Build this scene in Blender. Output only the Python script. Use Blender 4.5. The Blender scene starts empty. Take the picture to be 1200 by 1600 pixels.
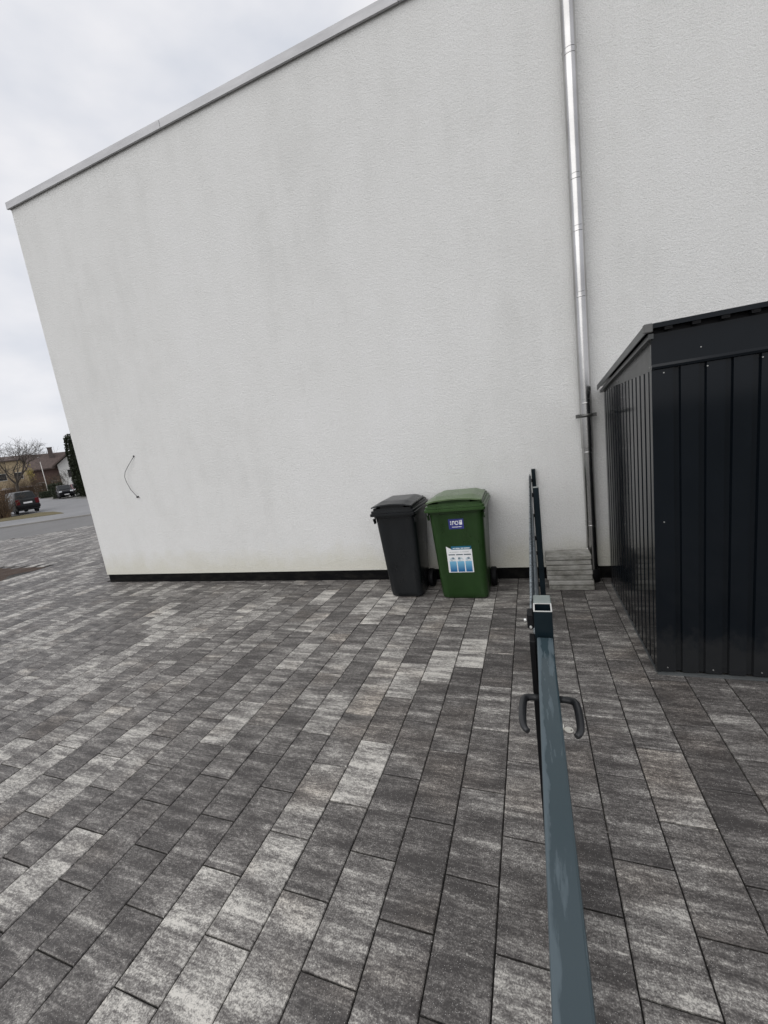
import bpy, bmesh, math, random
from mathutils import Vector, Matrix, noise
random.seed(7)
S = bpy.context.scene
COL = S.collection
# ------------------------------------------------------------------ camera
cam_data = bpy.data.cameras.new('camera')
cam_data.sensor_fit = 'HORIZONTAL'
cam_data.sensor_width = 36.0
cam_data.lens = 19.003
cam_data.clip_start = 0.02
cam_data.clip_end = 3000
camera = bpy.data.objects.new('camera', cam_data)
COL.objects.link(camera)
EYE = 1.647
rot = Matrix(((0.935203, 0.066116, 0.347885), (0.328192, 0.207112, -0.921626), (-0.132985, 0.976081, 0.171993)))
camera.matrix_world = Matrix.Translation((0, 0, EYE)) @ rot.to_4x4()
S.camera = camera
# ------------------------------------------------------------------ sky and sun
SUN_EL, SUN_AZ = math.radians(42), math.radians(200)      # azimuth clockwise from +Y
world = bpy.data.worlds.new('World')
S.world = world
world.use_nodes = True
nt = world.node_tree
nt.nodes.clear()
out = nt.nodes.new('ShaderNodeOutputWorld')
bg = nt.nodes.new('ShaderNodeBackground')
sky = nt.nodes.new('ShaderNodeTexSky')
sky.sky_type = 'NISHITA'
sky.sun_disc = False
sky.sun_elevation = SUN_EL
sky.sun_rotation = SUN_AZ
tc = nt.nodes.new('ShaderNodeTexCoord')
mp = nt.nodes.new('ShaderNodeMapping')
mp.inputs['Scale'].default_value = (1.0, 1.0, 2.2)
mp.inputs['Location'].default_value = (0.35, 0.1, 0.0)
nz = nt.nodes.new('ShaderNodeTexNoise')
nz.inputs['Scale'].default_value = 2.6
nz.inputs['Detail'].default_value = 5
nz.inputs['Roughness'].default_value = 0.5
ramp = nt.nodes.new('ShaderNodeValToRGB')
ramp.color_ramp.elements[0].position = 0.34
ramp.color_ramp.elements[0].color = (7.0, 7.3, 8.0, 1)
ramp.color_ramp.elements[1].position = 0.62
ramp.color_ramp.elements[1].color = (9.6, 9.5, 9.7, 1)
mix = nt.nodes.new('ShaderNodeMixRGB')
mix.inputs[0].default_value = 0.93                         # cloud cover
nt.links.new(tc.outputs['Generated'], mp.inputs['Vector'])
nt.links.new(mp.outputs['Vector'], nz.inputs['Vector'])
nt.links.new(nz.outputs['Fac'], ramp.inputs['Fac'])
nt.links.new(sky.outputs['Color'], mix.inputs[1])
nt.links.new(ramp.outputs['Color'], mix.inputs[2])
nt.links.new(mix.outputs['Color'], bg.inputs['Color'])
bg.inputs['Strength'].default_value = 0.1
nt.links.new(bg.outputs['Background'], out.inputs['Surface'])
sl = bpy.data.lights.new('sun', 'SUN')
sl.energy = 1.5
sl.angle = math.radians(70)
sl.color = (1.0, 0.98, 0.95)
sun = bpy.data.objects.new('sun', sl)
COL.objects.link(sun)
sd = Vector((math.sin(SUN_AZ) * math.cos(SUN_EL), math.cos(SUN_AZ) * math.cos(SUN_EL), math.sin(SUN_EL)))
sun.rotation_euler = sd.to_track_quat('Z', 'Y').to_euler()
S.view_settings.view_transform = 'Standard'
S.view_settings.look = 'None'
S.view_settings.gamma = 1
S.view_settings.exposure = 0.0

# ------------------------------------------------------------------ helpers
class MB:
    """collects boxes, tubes, lofts ... and links them as ONE mesh object"""
    def __init__(s):
        s.v = []; s.f = []; s.sm = []
    def add(s, v, f, sm=False):
        n = len(s.v); s.v += [tuple(p) for p in v]
        s.f += [tuple(i + n for i in q) for q in f]; s.sm += [sm] * len(f)
        return s
    def box(s, x0, x1, y0, y1, z0, z1):
        v = [(x, y, z) for z in (z0, z1) for y in (y0, y1) for x in (x0, x1)]
        return s.add(v, [(0, 2, 3, 1), (4, 5, 7, 6), (0, 1, 5, 4), (2, 6, 7, 3), (0, 4, 6, 2), (1, 3, 7, 5)])
    def bbox(s, x0, x1, y0, y1, z0, z1, b=0.003, seg=1):
        bm = bmesh.new()
        bmesh.ops.create_cube(bm, size=1)
        for p in bm.verts:
            p.co = Vector(((x0 + x1) / 2 + p.co.x * (x1 - x0), (y0 + y1) / 2 + p.co.y * (y1 - y0), (z0 + z1) / 2 + p.co.z * (z1 - z0)))
        bmesh.ops.bevel(bm, geom=bm.edges[:], offset=b, segments=seg, affect='EDGES', profile=0.5)
        bm.verts.index_update()
        s.add([p.co[:] for p in bm.verts], [tuple(q.index for q in f.verts) for f in bm.faces])
        bm.free()
        return s
    def tube(s, path, rad, n=8, cap=True, sm=True, ell=None):
        P = [Vector(p) for p in path]
        R = rad if isinstance(rad, (list, tuple)) else [rad] * len(P)
        v = []; f = []
        ref = None
        for i, p in enumerate(P):
            t = (P[min(i + 1, len(P) - 1)] - P[max(i - 1, 0)]).normalized()
            if ref is None:
                ref = Vector((0, 0, 1)) if abs(t.z) < 0.9 else Vector((1, 0, 0))
            a = (ref - t * ref.dot(t)).normalized(); b = t.cross(a); ref = a
            for k in range(n):
                w = 2 * math.pi * k / n
                ka, kb = (ell if ell else (1, 1))
                v.append(p + (a * math.cos(w) * ka + b * math.sin(w) * kb) * R[i])
        for i in range(len(P) - 1):
            for k in range(n):
                f.append((i * n + k, i * n + (k + 1) % n, (i + 1) * n + (k + 1) % n, (i + 1) * n + k))
        s.add(v, f, sm)
        if cap:
            m = len(s.v) - len(v)
            s.f += [tuple(m + k for k in reversed(range(n))), tuple(m + (len(P) - 1) * n + k for k in range(n))]
            s.sm += [False, False]
        return s
    def loft(s, rings, cap=(True, True), sm=False):
        n = len(rings[0]); v = [p for r in rings for p in r]; f = []
        for i in range(len(rings) - 1):
            for k in range(n):
                f.append((i * n + k, i * n + (k + 1) % n, (i + 1) * n + (k + 1) % n, (i + 1) * n + k))
        if cap[0]: f.append(tuple(reversed(range(n))))
        if cap[1]: f.append(tuple((len(rings) - 1) * n + k for k in range(n)))
        return s.add(v, f, sm)
    def prism(s, pts, axis, a, b):
        """polygon pts (2-D) pushed along an axis from a to b"""
        def p3(p, t):
            return (t, p[0], p[1]) if axis == 'x' else (p[0], t, p[1]) if axis == 'y' else (p[0], p[1], t)
        n = len(pts)
        v = [p3(p, a) for p in pts] + [p3(p, b) for p in pts]
        f = [tuple(range(n)), tuple(reversed(range(n, 2 * n)))] + [(k, k + n, (k + 1) % n + n, (k + 1) % n) for k in range(n)]
        return s.add(v, f)
    def mesh(s, name, mats, fix=True):
        me = bpy.data.meshes.new(name)
        me.from_pydata(s.v, [], s.f)
        me.polygons.foreach_set('use_smooth', s.sm)
        if fix:
            bm = bmesh.new(); bm.from_mesh(me)
            bmesh.ops.recalc_face_normals(bm, faces=bm.faces[:])
            bm.to_mesh(me); bm.free()
        me.materials.append(mats)
        me.update()
        return me
    def build(s, name, m, parent=None, fix=True, auto=False):
        me = s.mesh(name, m, fix)
        if auto:
            me.polygons.foreach_set('use_smooth', [True] * len(me.polygons))
            me.set_sharp_from_angle(angle=math.radians(38))
        return link(name, me, parent)

def link(name, data, parent=None):
    o = bpy.data.objects.new(name, data)
    COL.objects.link(o)
    if parent: o.parent = parent
    return o
def tag(o, label=None, cat=None, group=None, kind=None):
    if label: o['label'] = label
    if cat: o['category'] = cat
    if group: o['group'] = group
    if kind: o['kind'] = kind
    return o
def thing(name, label, cat, loc=(0, 0, 0), rz=0, group=None):
    o = link(name, None)
    o.location = loc; o.rotation_euler = (0, 0, rz)
    return tag(o, label, cat, group)

class NT:
    """small node-tree writer"""
    def __init__(s, name):
        s.m = bpy.data.materials.new(name); s.m.use_nodes = True
        s.t = s.m.node_tree; s.p = s.t.nodes['Principled BSDF']
    def n(s, typ, **kw):
        o = s.t.nodes.new('ShaderNode' + typ)
        for k, v in kw.items():
            if k.startswith('_'): setattr(o, k[1:], v)
            else: s.set(o.inputs[k.replace('__', ' ')], v)
        return o
    def set(s, sock, v):
        if isinstance(v, bpy.types.NodeSocket): s.t.links.new(v, sock)
        else: sock.default_value = v
    def math(s, op, a, b=0.0, clamp=False):
        o = s.t.nodes.new('ShaderNodeMath'); o.operation = op; o.use_clamp = clamp
        s.set(o.inputs[0], a); s.set(o.inputs[1], b)
        return o.outputs[0]
    def mix(s, f, a, b, mode='MIX'):
        o = s.t.nodes.new('ShaderNodeMixRGB'); o.blend_type = mode
        s.set(o.inputs[0], f); s.set(o.inputs[1], a); s.set(o.inputs[2], b)
        return o.outputs[0]
    def pos(s, scale=(1, 1, 1), obj=False, offset=None):
        if obj: src = s.n('TexCoord').outputs['Object']
        else: src = s.n('NewGeometry').outputs['Position']
        if offset is not None:
            va = s.t.nodes.new('ShaderNodeVectorMath'); va.operation = 'ADD'
            s.set(va.inputs[0], src); s.set(va.inputs[1], offset); src = va.outputs[0]
        m = s.n('Mapping'); s.set(m.inputs['Vector'], src); m.inputs['Scale'].default_value = scale
        return m.outputs[0]
    def noise(s, vec, scale, detail=3, rough=0.5):
        o = s.n('TexNoise', Scale=scale, Detail=detail, Roughness=rough); s.set(o.inputs['Vector'], vec)
        return o.outputs['Fac']
    def ramp(s, f, *stops):
        o = s.t.nodes.new('ShaderNodeValToRGB'); e = o.color_ramp.elements
        while len(e) < len(stops): e.new(0.5)
        for el, (p, c) in zip(e, stops):
            el.position = p
            el.color = (c, c, c, 1) if isinstance(c, (int, float)) else (*c, 1)
        s.set(o.inputs[0], f)
        return o.outputs[0]
    def bump(s, hgt, strength, dist):
        o = s.n('Bump', Strength=strength, Distance=dist); s.set(o.inputs['Height'], hgt)
        s.set(s.p.inputs['Normal'], o.outputs[0])
    def base(s, c=None, rough=None, metal=None, spec=None):
        if c is not None: s.set(s.p.inputs['Base Color'], (*c, 1) if isinstance(c, tuple) and len(c) == 3 else c)
        if rough is not None: s.set(s.p.inputs['Roughness'], rough)
        if metal is not None: s.set(s.p.inputs['Metallic'], metal)
        if spec is not None: s.set(s.p.inputs['Specular IOR Level'], spec)
        return s

def simple(name, c, rough=0.6, metal=0.0, spec=0.5, var=0.12, scale=8.0):
    """one colour with gentle blotches and gloss variation"""
    k = NT(name)
    n = k.noise(k.pos(), scale, 4)
    lo = tuple(x * (1 - var) for x in c); hi = tuple(min(1, x * (1 + var)) for x in c)
    k.base(k.ramp(n, (0.3, lo), (0.7, hi)), k.math('ADD', k.math('MULTIPLY', n, 0.15), rough - 0.075), metal, spec)
    return k.m

# ------------------------------------------------------------------ materials
def m_render():
    k = NT('wall_render')
    p = k.pos()
    z = k.n('SeparateXYZ'); k.set(z.inputs[0], p)
    big = k.noise(k.pos((0.55, 0.55, 0.28)), 1.0, 5, 0.62)
    mid = k.noise(k.pos((1.0, 1.0, 0.7)), 3.2, 5, 0.6)
    streak = k.noise(k.pos((5.0, 5.0, 0.25)), 1.0, 4, 0.6)
    dirt = k.math('ADD', k.math('MULTIPLY', big, 0.5), k.math('ADD', k.math('MULTIPLY', mid, 0.3), k.math('MULTIPLY', streak, 0.2)))
    c = k.ramp(dirt, (0.34, (0.685, 0.685, 0.668)), (0.50, (0.755, 0.755, 0.74)), (0.66, (0.785, 0.785, 0.775)))
    # splash-water algae tint on the lowest hand's breadth
    edge = k.math('ADD', z.outputs['Z'], k.math('MULTIPLY', k.noise(k.pos((2, 2, 2)), 2.0, 5, 0.6), -0.42))
    low = k.ramp(edge, (0.0, 1.0), (0.28, 0.0))
    c = k.mix(k.math('MULTIPLY', low, 0.6), c, (0.62, 0.60, 0.49, 1))
    grain = k.noise(p, 95, 4, 0.65)
    c = k.mix(0.30, c, k.ramp(grain, (0.32, 0.45), (0.60, 1.0)), 'MULTIPLY')
    k.base(c, 0.92, 0, 0.25)
    vor = k.n('TexVoronoi', Scale=160.0); k.set(vor.inputs['Vector'], p)
    hgt = k.math('ADD', k.math('MULTIPLY', grain, 1.2), k.math('MULTIPLY', vor.outputs['Distance'], 0.5))
    hgt = k.math('ADD', hgt, k.math('MULTIPLY', k.noise(p, 45, 3), 0.9))
    k.bump(hgt, 0.8, 0.007)
    return k.m
def m_paver():
    k = NT('paver_concrete')
    a1 = k.n('Attribute', _attribute_name='tone', _attribute_type='OBJECT').outputs['Fac']
    a2 = k.n('Attribute', _attribute_name='tone', _attribute_type='GEOMETRY').outputs['Fac']
    tone = k.math('ADD', a1, a2)
    off = k.n('CombineXYZ'); k.set(off.inputs[0], k.math('MULTIPLY', tone, 37.0)); k.set(off.inputs[1], k.math('MULTIPLY', tone, 71.0))
    o = off.outputs[0]
    streak = k.noise(k.pos((3.2, 17, 1), offset=o), 1.0, 5, 0.62)
    blotch = k.noise(k.pos((6, 9, 1), offset=o), 1.0, 5, 0.65)
    fine = k.noise(k.pos((40, 90, 40)), 1.0, 4, 0.65)
    band = k.noise(k.pos((1.7, 30, 1), offset=o), 1.0, 4, 0.7)
    grain = k.noise(k.pos(), 170, 4, 0.7)
    f = k.math('ADD', tone, k.math('MULTIPLY', k.math('SUBTRACT', streak, 0.5), 1.7))
    f = k.math('ADD', f, k.math('MULTIPLY', k.math('SUBTRACT', band, 0.5), 0.95))
    f = k.math('ADD', f, k.math('MULTIPLY', k.math('SUBTRACT', blotch, 0.5), 0.8))
    f = k.math('ADD', f, k.math('MULTIPLY', k.math('SUBTRACT', fine, 0.5), 1.3))
    f = k.math('ADD', f, k.math('MULTIPLY', k.math('SUBTRACT', grain, 0.5), 1.7), True)
    c = k.ramp(f, (0.0, (0.042, 0.038, 0.036)), (0.32, (0.092, 0.085, 0.080)), (0.58, (0.180, 0.170, 0.159)), (0.8, (0.34, 0.328, 0.302)), (1.0, (0.51, 0.49, 0.45)))
    warm = k.noise(k.pos((1.4, 2.2, 1), offset=o), 1.0, 2)
    c = k.mix(k.ramp(warm, (0.55, 0.0), (0.75, 0.45)), c, k.mix(1.0, c, (1.12, 0.99, 0.86, 1), 'MULTIPLY'))
    wear = k.noise(k.pos((1, 1, 1)), 0.75, 5, 0.6)
    c = k.mix(1.0, c, k.ramp(wear, (0.32, 0.98), (0.66, 1.22)), 'MULTIPLY')
    speck = k.n('TexVoronoi', Scale=260.0); k.set(speck.inputs['Vector'], k.pos())
    sel = k.math('MULTIPLY', k.math('LESS_THAN', speck.outputs['Distance'], 0.25), k.math('GREATER_THAN', k.n('SeparateColor', Color=speck.outputs['Color']).outputs[0], 0.84))
    c = k.mix(k.math('MULTIPLY', sel, 0.7), c, (0.62, 0.61, 0.58, 1))
    k.base(c, k.math('ADD', k.math('MULTIPLY', blotch, -0.25), 0.72), 0, 0.5)
    k.bump(k.math('ADD', grain, k.math('MULTIPLY', fine, 0.8)), 0.5, 0.0025)
    return k.m
def m_sheet():
    k = NT('shed_sheet_anthracite')
    n = k.noise(k.pos((1.5, 1.5, 0.8)), 2.5, 4)
    z = k.n('SeparateXYZ'); k.set(z.inputs[0], k.pos())
    dz = k.math('ADD', z.outputs['Z'], k.math('MULTIPLY', k.noise(k.pos((14, 14, 9)), 1.0, 4, 0.7), -0.35))
    dust = k.ramp(dz, (-0.0, 0.12), (0.12, 0.0))
    col = k.mix(dust, k.ramp(n, (0.3, (0.0040, 0.0058, 0.0082)), (0.7, (0.0062, 0.0085, 0.0115))), (0.10, 0.094, 0.085, 1))
    k.base(col, k.math('ADD', k.math('MULTIPLY', n, 0.10), 0.06), 0, 0.2)
    k.bump(k.noise(k.pos((3, 3, 0.5)), 1.0, 2), 0.05, 0.02)
    return k.m
def m_rail():
    k = NT('gate_paint_wet')
    p = k.pos()
    n = k.noise(k.pos((26, 9, 10)), 1.0, 4, 0.55)
    fine = k.noise(p, 160, 2)
    w = k.n('SeparateXYZ'); k.set(w.inputs[0], p)
    side = k.math('MULTIPLY', k.math('ABSOLUTE', k.math('SUBTRACT', w.outputs['X'], 0.0085)), 21.0)   # the film draws back from both edges
    mask = k.ramp(k.math('ADD', k.math('MULTIPLY', n, 0.62), side), (0.68, 0.0), (0.75, 1.0))
    n2 = k.noise(k.pos((55, 7, 10)), 1.0, 4, 0.55)
    mask = k.math('MAXIMUM', mask, k.ramp(n2, (0.57, 0.0), (0.66, 1.0)))
    c = k.mix(mask, (0.030, 0.049, 0.058, 1), (0.070, 0.096, 0.110, 1))
    k.base(c, k.mix(mask, (0.16, 0.16, 0.16, 1), (0.5, 0.5, 0.5, 1)), 0, 0.5)
    k.bump(k.math('ADD', k.math('MULTIPLY', mask, -0.5), k.math('MULTIPLY', fine, 0.35)), 0.3, 0.001)
    return k.m
def m_steel():
    k = NT('stainless_steel')
    n = k.noise(k.pos((4, 4, 90)), 1.0, 3)
    d = k.noise(k.pos((2, 2, 1.2)), 2.0, 4)
    k.base(k.ramp(d, (0.3, (0.36, 0.355, 0.35)), (0.7, (0.52, 0.515, 0.51))), k.math('ADD', k.math('MULTIPLY', n, 0.14), 0.15), 1.0)
    k.bump(d, 0.03, 0.01)
    return k.m
def m_plastic(name, c):
    k = NT(name)
    n = k.noise(k.pos((3, 3, 1.2)), 3.0, 5, 0.6); g = k.noise(k.pos(), 420, 2)
    k.base(k.ramp(n, (0.3, tuple(x * 0.85 for x in c)), (0.75, tuple(x * 1.2 for x in c))), k.math('ADD', k.math('MULTIPLY', n, 0.2), 0.20), 0, 0.4)
    k.bump(g, 0.08, 0.001)
    return k.m
def m_slab():
    k = NT('stacked_slab_concrete')
    n = k.noise(k.pos((9, 9, 16)), 1.0, 5, 0.65); g = k.noise(k.pos(), 200, 3)
    f = k.math('ADD', k.math('MULTIPLY', n, 0.75), k.math('MULTIPLY', g, 0.25))
    f = k.math('ADD', f, k.math('MULTIPLY', k.math('SUBTRACT', k.n('ObjectInfo').outputs['Random'], 0.5), 0.10))
    k.base(k.ramp(f, (0.33, (0.13, 0.125, 0.11)), (0.5, (0.27, 0.265, 0.24)), (0.66, (0.40, 0.39, 0.37))), 0.9)
    k.bump(g, 0.5, 0.003)
    return k.m
def m_ground(name, stops, scale, bump=0.02, rough=0.9):
    k = NT(name)
    n = k.math('ADD', k.math('MULTIPLY', k.noise(k.pos(), scale, 5, 0.65), 0.6), k.math('MULTIPLY', k.noise(k.pos(), scale * 17, 4, 0.6), 0.4))
    k.base(k.ramp(n, *stops), rough)
    k.bump(n, 0.5, bump)
    return k.m
def m_metal_cap():
    k = NT('zinc_coping')
    n = k.noise(k.pos((1.2, 1, 6)), 2.0, 5, 0.6)
    k.base(k.ramp(n, (0.3, (0.36, 0.36, 0.37)), (0.7, (0.47, 0.47, 0.48))), 0.55, 0.25)
    return k.m
def m_leaf(name, a, b):
    k = NT(name)
    k.base(k.ramp(k.noise(k.pos(), 2.2, 5, 0.7), (0.3, a), (0.7, b)), 0.7, 0, 0.3)
    return k.m
def m_gradient(name, z0, z1, lo, hi):
    k = NT(name)
    s = k.n('SeparateXYZ'); k.set(s.inputs[0], k.pos())
    f = k.math('DIVIDE', k.math('SUBTRACT', s.outputs['Z'], z0), z1 - z0, True)
    k.base(k.ramp(f, (0.0, lo), (1.0, hi)), 0.35)
    return k.m
RENDER = m_render(); PAVER = m_paver(); SHEET = m_sheet(); RAIL = m_rail(); STEEL = m_steel(); SLAB = m_slab(); CAP = m_metal_cap()
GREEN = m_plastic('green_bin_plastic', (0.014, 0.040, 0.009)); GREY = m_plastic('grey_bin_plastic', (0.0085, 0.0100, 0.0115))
GREENLID = m_plastic('green_lid_sheen', (0.085, 0.130, 0.060)); GREYLID = m_plastic('grey_lid_sheen', (0.018, 0.020, 0.022))  # grazing reflection on the lid plates put into paler base colours
GREENSKIRT = m_plastic('green_lid_edge', (0.028, 0.066, 0.018))  # lid edge, lighter green than the body
BLACK = simple('black_rubber', (0.005, 0.005, 0.006), 0.6, spec=0.2)
def m_plinth():
    k = NT('black_plinth_membrane')
    n = k.noise(k.pos((6, 6, 14)), 1.0, 5, 0.7); g_ = k.noise(k.pos(), 90, 3)
    k.base(k.ramp(n, (0.45, (0.0025, 0.0025, 0.003)), (0.75, (0.016, 0.015, 0.013))), 0.65, 0, 0.1)
    k.bump(g_, 0.5, 0.004)
    return k.m
BITUMEN = m_plinth()
PAINT = simple('fence_paint', (0.006, 0.012, 0.016), 0.3, spec=0.25, var=0.25)
RODSHEEN = simple('wet_rod_sky_sheen', (0.15, 0.17, 0.18), 0.28, 0.4, var=0.5, scale=60)  # sky reflection on the wet rods put into a pale grey base
CUT = simple('bare_cut_metal', (0.62, 0.62, 0.6), 0.4, 0.3)
HANDLE = simple('handle_nylon', (0.018, 0.019, 0.021), 0.38)
BRIGHT = simple('bright_screw_metal', (0.7, 0.7, 0.68), 0.3, 0.6)
KEYM = simple('nickel_key', (0.78, 0.76, 0.68), 0.35, 0.3)
def m_joint():
    k = NT('joint_sand')
    n = k.noise(k.pos(), 1.8, 5, 0.7); g_ = k.noise(k.pos(), 140, 3, 0.6)
    c = k.mix(k.ramp(n, (0.50, 0.0), (0.68, 0.75)), k.ramp(g_, (0.3, 0.008), (0.7, (0.020, 0.018, 0.016))), k.ramp(g_, (0.35, (0.035, 0.032, 0.026)), (0.7, (0.15, 0.14, 0.12))))
    k.base(c, 0.95)
    k.bump(g_, 0.6, 0.004)
    return k.m
JOINT = m_joint()
ASPHALT = m_ground('asphalt', ((0.3, (0.11, 0.108, 0.105)), (0.7, (0.17, 0.167, 0.165))), 0.5, 0.004, 0.75)
ASPHALT2 = m_ground('older_asphalt', ((0.3, (0.15, 0.15, 0.152)), (0.7, (0.23, 0.23, 0.235))), 0.35, 0.004, 0.7)
SOIL = m_ground('soil', ((0.3, (0.026, 0.015, 0.010)), (0.7, (0.072, 0.045, 0.030))), 5.0, 0.03)
TURF = m_ground('winter_grass', ((0.3, (0.06, 0.05, 0.018)), (0.7, (0.15, 0.12, 0.05))), 1.5, 0.03)
KERB = m_ground('kerb_concrete', ((0.3, (0.16, 0.155, 0.145)), (0.7, (0.27, 0.26, 0.245))), 2.0, 0.004)

# ------------------------------------------------------------------ ground
XL, W, D = -0.01224, 0.2, 4.373           # first joint line, paver width, plinth line of the house
g = MB().add([(-900, -900, -0.07), (900, -900, -0.07), (900, 900, -0.07), (-900, 900, -0.07)], [(0, 1, 2, 3)]).build('ground', m_ground('far_ground', ((0.3, (0.10, 0.098, 0.09)), (0.7, (0.17, 0.165, 0.15))), 0.3, 0.01))
tag(g, kind='structure')
FW, RT = Vector((-0.86193, 0.50702, 0)), Vector((0.50702, 0.86193, 0))      # down the side street and across it
def st(s, t, z=0.0): return FW * s + RT * t + Vector((0, 0, z))
def sheet(name, pts, z, m, th=0.0):
    mb = MB()
    if th: mb.prism(pts, 'z', z - th, z)
    else: mb.add([(x, y, z) for x, y in pts], [tuple(range(len(pts)))])
    return tag(mb.build(name, m), kind='structure')
def sp(*a): return [st(s, t)[:2] for s, t in a]
pave_poly = [(3.6, -1.2), (3.6, 4.6), (-6.4, 4.6), (-6.4, 17.8), (-15.42, 10.37), (-18.9, 7.5), (-19.5, 6.0), (-3.2, -1.2)]
def inside(x, y, poly):
    c = False
    for i in range(len(poly)):
        (x1, y1), (x2, y2) = poly[i], poly[i - 1]
        if (y1 > y) != (y2 > y) and x < (x2 - x1) * (y - y1) / (y2 - y1) + x1: c = not c
    return c
pavement = sheet('pavement', pave_poly, -0.010, JOINT)
tag(pavement, 'dark joint sand under the grey concrete paving')
tones = {(11,1):0.8,(7,1):0.85,(6,1):0.85,(7,0):0.7,(6,2):0.72,(5,1):0.75,(4,2):0.5,(5,3):0.95,(6,3):0.5,(7,4):0.7,(5,5):0.85,(4,6):0.75,(3,6):0.8,(6,5):0.62,(8,6):0.5,(9,8):0.65,(8,9):0.75,(11,7):0.55,(17,2):0.75,(15,2):0.88,(15,3):0.72,(13,3):0.66,(12,3):0.55,(13,2):0.72,(10,4):0.75,(18,4):0.65,(-2,4):0.5,(4,3):0.22,(3,2):0.2,(3,3):0.24,(3,4):0.3,(2,2):0.25,(3,1):0.25,(7,3):0.3,(7,2):0.35,(9,2):0.22,(10,2):0.25,(1,3):0.45,(0,4):0.3,(-1,4):0.3,(-1,3):0.32,(-2,3):0.4,(-1,2):0.48,(-2,2):0.42,(4,1):0.3,(9,1):0.3,(8,1):0.3,(1,1):0.5,(4,4):0.3,(5,4):0.33,(7,5):0.3,(5,6):0.3,(11,6):0.3}
bedbox = (-16.0, -9.70, 0.5, 5.32)
def visible_size(x, y):
    d = Vector((x, y, -EYE))
    r, u, f = rot.col[0], rot.col[1], -rot.col[2]
    z = d.dot(f)
    if z < 0.1: return -1
    px, py = d.dot(r) / z * 633.4, d.dot(u) / z * 633.4
    if abs(px) > 640 or abs(py) > 850: return -1
    return EYE / z ** 3
cells = []
for c in range(-18, 98):
    xc = XL - (c - 0.5) * W
    offy = 0.22 if c % 2 else 0.02
    for n in range(-4, 45):
        yc = offy + 0.4 * n + 0.2
        if not inside(xc, yc, pave_poly): continue
        y0, y1 = yc - 0.2, yc + 0.2
        if xc > -6.62 and y0 < D - 0.001 < y1: y1 = D - 0.006
        elif xc > -6.62 and y0 >= D - 0.002: continue
        if y1 - y0 < 0.04: continue
        if bedbox[0] < xc < bedbox[1] and bedbox[2] < yc < bedbox[3]: continue
        rnd = random.random()
        t = 0.20 + 0.25 * random.random()
        if rnd < 0.34: t = 0.42 + 0.30 * random.random()
        if xc > -0.2: t = 0.20 + 0.28 * random.random()
        if -1.0 < yc < 2.6 and -4 < c < 18: t = min(t, 0.45)
        t = tones.get((c, n), t)
        if t > 0.5 and yc < 2.6: t = 0.5 + (t - 0.5) * 0.5
        t += random.uniform(-0.02, 0.02)
        hidden = (0.66 < xc < 3.4 and 2.75 < yc < 4.3)
        cells.append((-1 if hidden else visible_size(xc, yc), xc, (y0 + y1) / 2, y1 - y0, t))
cells.sort(key=lambda q: -q[0])
def paver_geo(w, l, ch=0.003, g=0.0055, h=0.03):
    v = []
    for z, o in ((-h, g / 2), (-ch, g / 2), (0.0, g / 2 + ch)):
        v += [(-w / 2 + o, -l / 2 + o, z), (w / 2 - o, -l / 2 + o, z), (w / 2 - o, l / 2 - o, z), (-w / 2 + o, l / 2 - o, z)]
    f = [(8, 9, 10, 11)]
    for a in (0, 4):
        for k in range(4): f.append((a + k, a + (k + 1) % 4, a + 4 + (k + 1) % 4, a + 4 + k))
    return v, f
pm = {}
rest = MB(); rest_t = []
for i, (sz, x, y, l, t) in enumerate(cells):
    dz = random.uniform(-0.0012, 0.0008)
    rx, ry = random.gauss(0, 0.0016), random.gauss(0, 0.0028)
    v, f = paver_geo(W, l)
    if i < 300 and sz > 0:
        key = round(l, 3)
        if key not in pm: pm[key] = MB().add(v, f).mesh('paver', PAVER)
        o = link('paver', pm[key], pavement)
        o.location = (x, y, dz); o.rotation_euler = (rx, ry, random.gauss(0, 0.0012)); o['tone'] = t
    else:
        rest.add([(x + a, y + b, c + dz + rx * b - ry * a) for a, b, c in v], f)
        rest_t += [t] * len(f)
me = rest.mesh('paver_field', PAVER, fix=False)
at = me.attributes.new('tone', 'FLOAT', 'FACE')
at.data.foreach_set('value', rest_t)
tag(link('paver_field', me, pavement), kind='stuff')
# grit lying in and beside the joints of the nearest pavers
gr = MB()
for i in range(420):
    c = random.randrange(-6, 24)
    if random.random() < 0.6:
        x = XL - c * W + random.gauss(0, 0.004); y = random.uniform(0.6, 3.6)
    else:
        x = random.uniform(-4, 0.6); y = random.uniform(0.5, 3.8)
    r = random.uniform(0.0008, 0.0022)
    rx = random.random()
    gr.add([(x - r, y, 0.0005), (x + r * rx, y - r, 0.0005), (x + r, y + r * 0.6, 0.0005), (x, y, r * 1.4)], [(0, 1, 3), (1, 2, 3), (2, 0, 3)])
tag(gr.build('grit', simple('pale_grit', (0.5, 0.48, 0.45), 0.8)), 'pale grit scattered along the paving joints', 'grit', kind='stuff')
# planting bed: lumpy soil
bv = []; bf = []
nx, ny = 60, 44
for j in range(ny + 1):
    for i in range(nx + 1):
        x = bedbox[0] + (bedbox[1] - bedbox[0]) * i / nx; y = bedbox[2] + (bedbox[3] - bedbox[2]) * j / ny
        e = min(i, nx - i, j, ny - j)
        z = -0.012 if e == 0 else 0.01 + 0.045 * noise.noise(Vector((x * 3, y * 3, 0))) + 0.03 * noise.noise(Vector((x * 9, y * 9, 3)))
        bv.append((x, y, z))
for j in range(ny):
    for i in range(nx):
        a = j * (nx + 1) + i; bf.append((a, a + 1, a + nx + 2, a + nx + 1))
tag(MB().add(bv, bf).build('planting_bed', SOIL), kind='structure')
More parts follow.
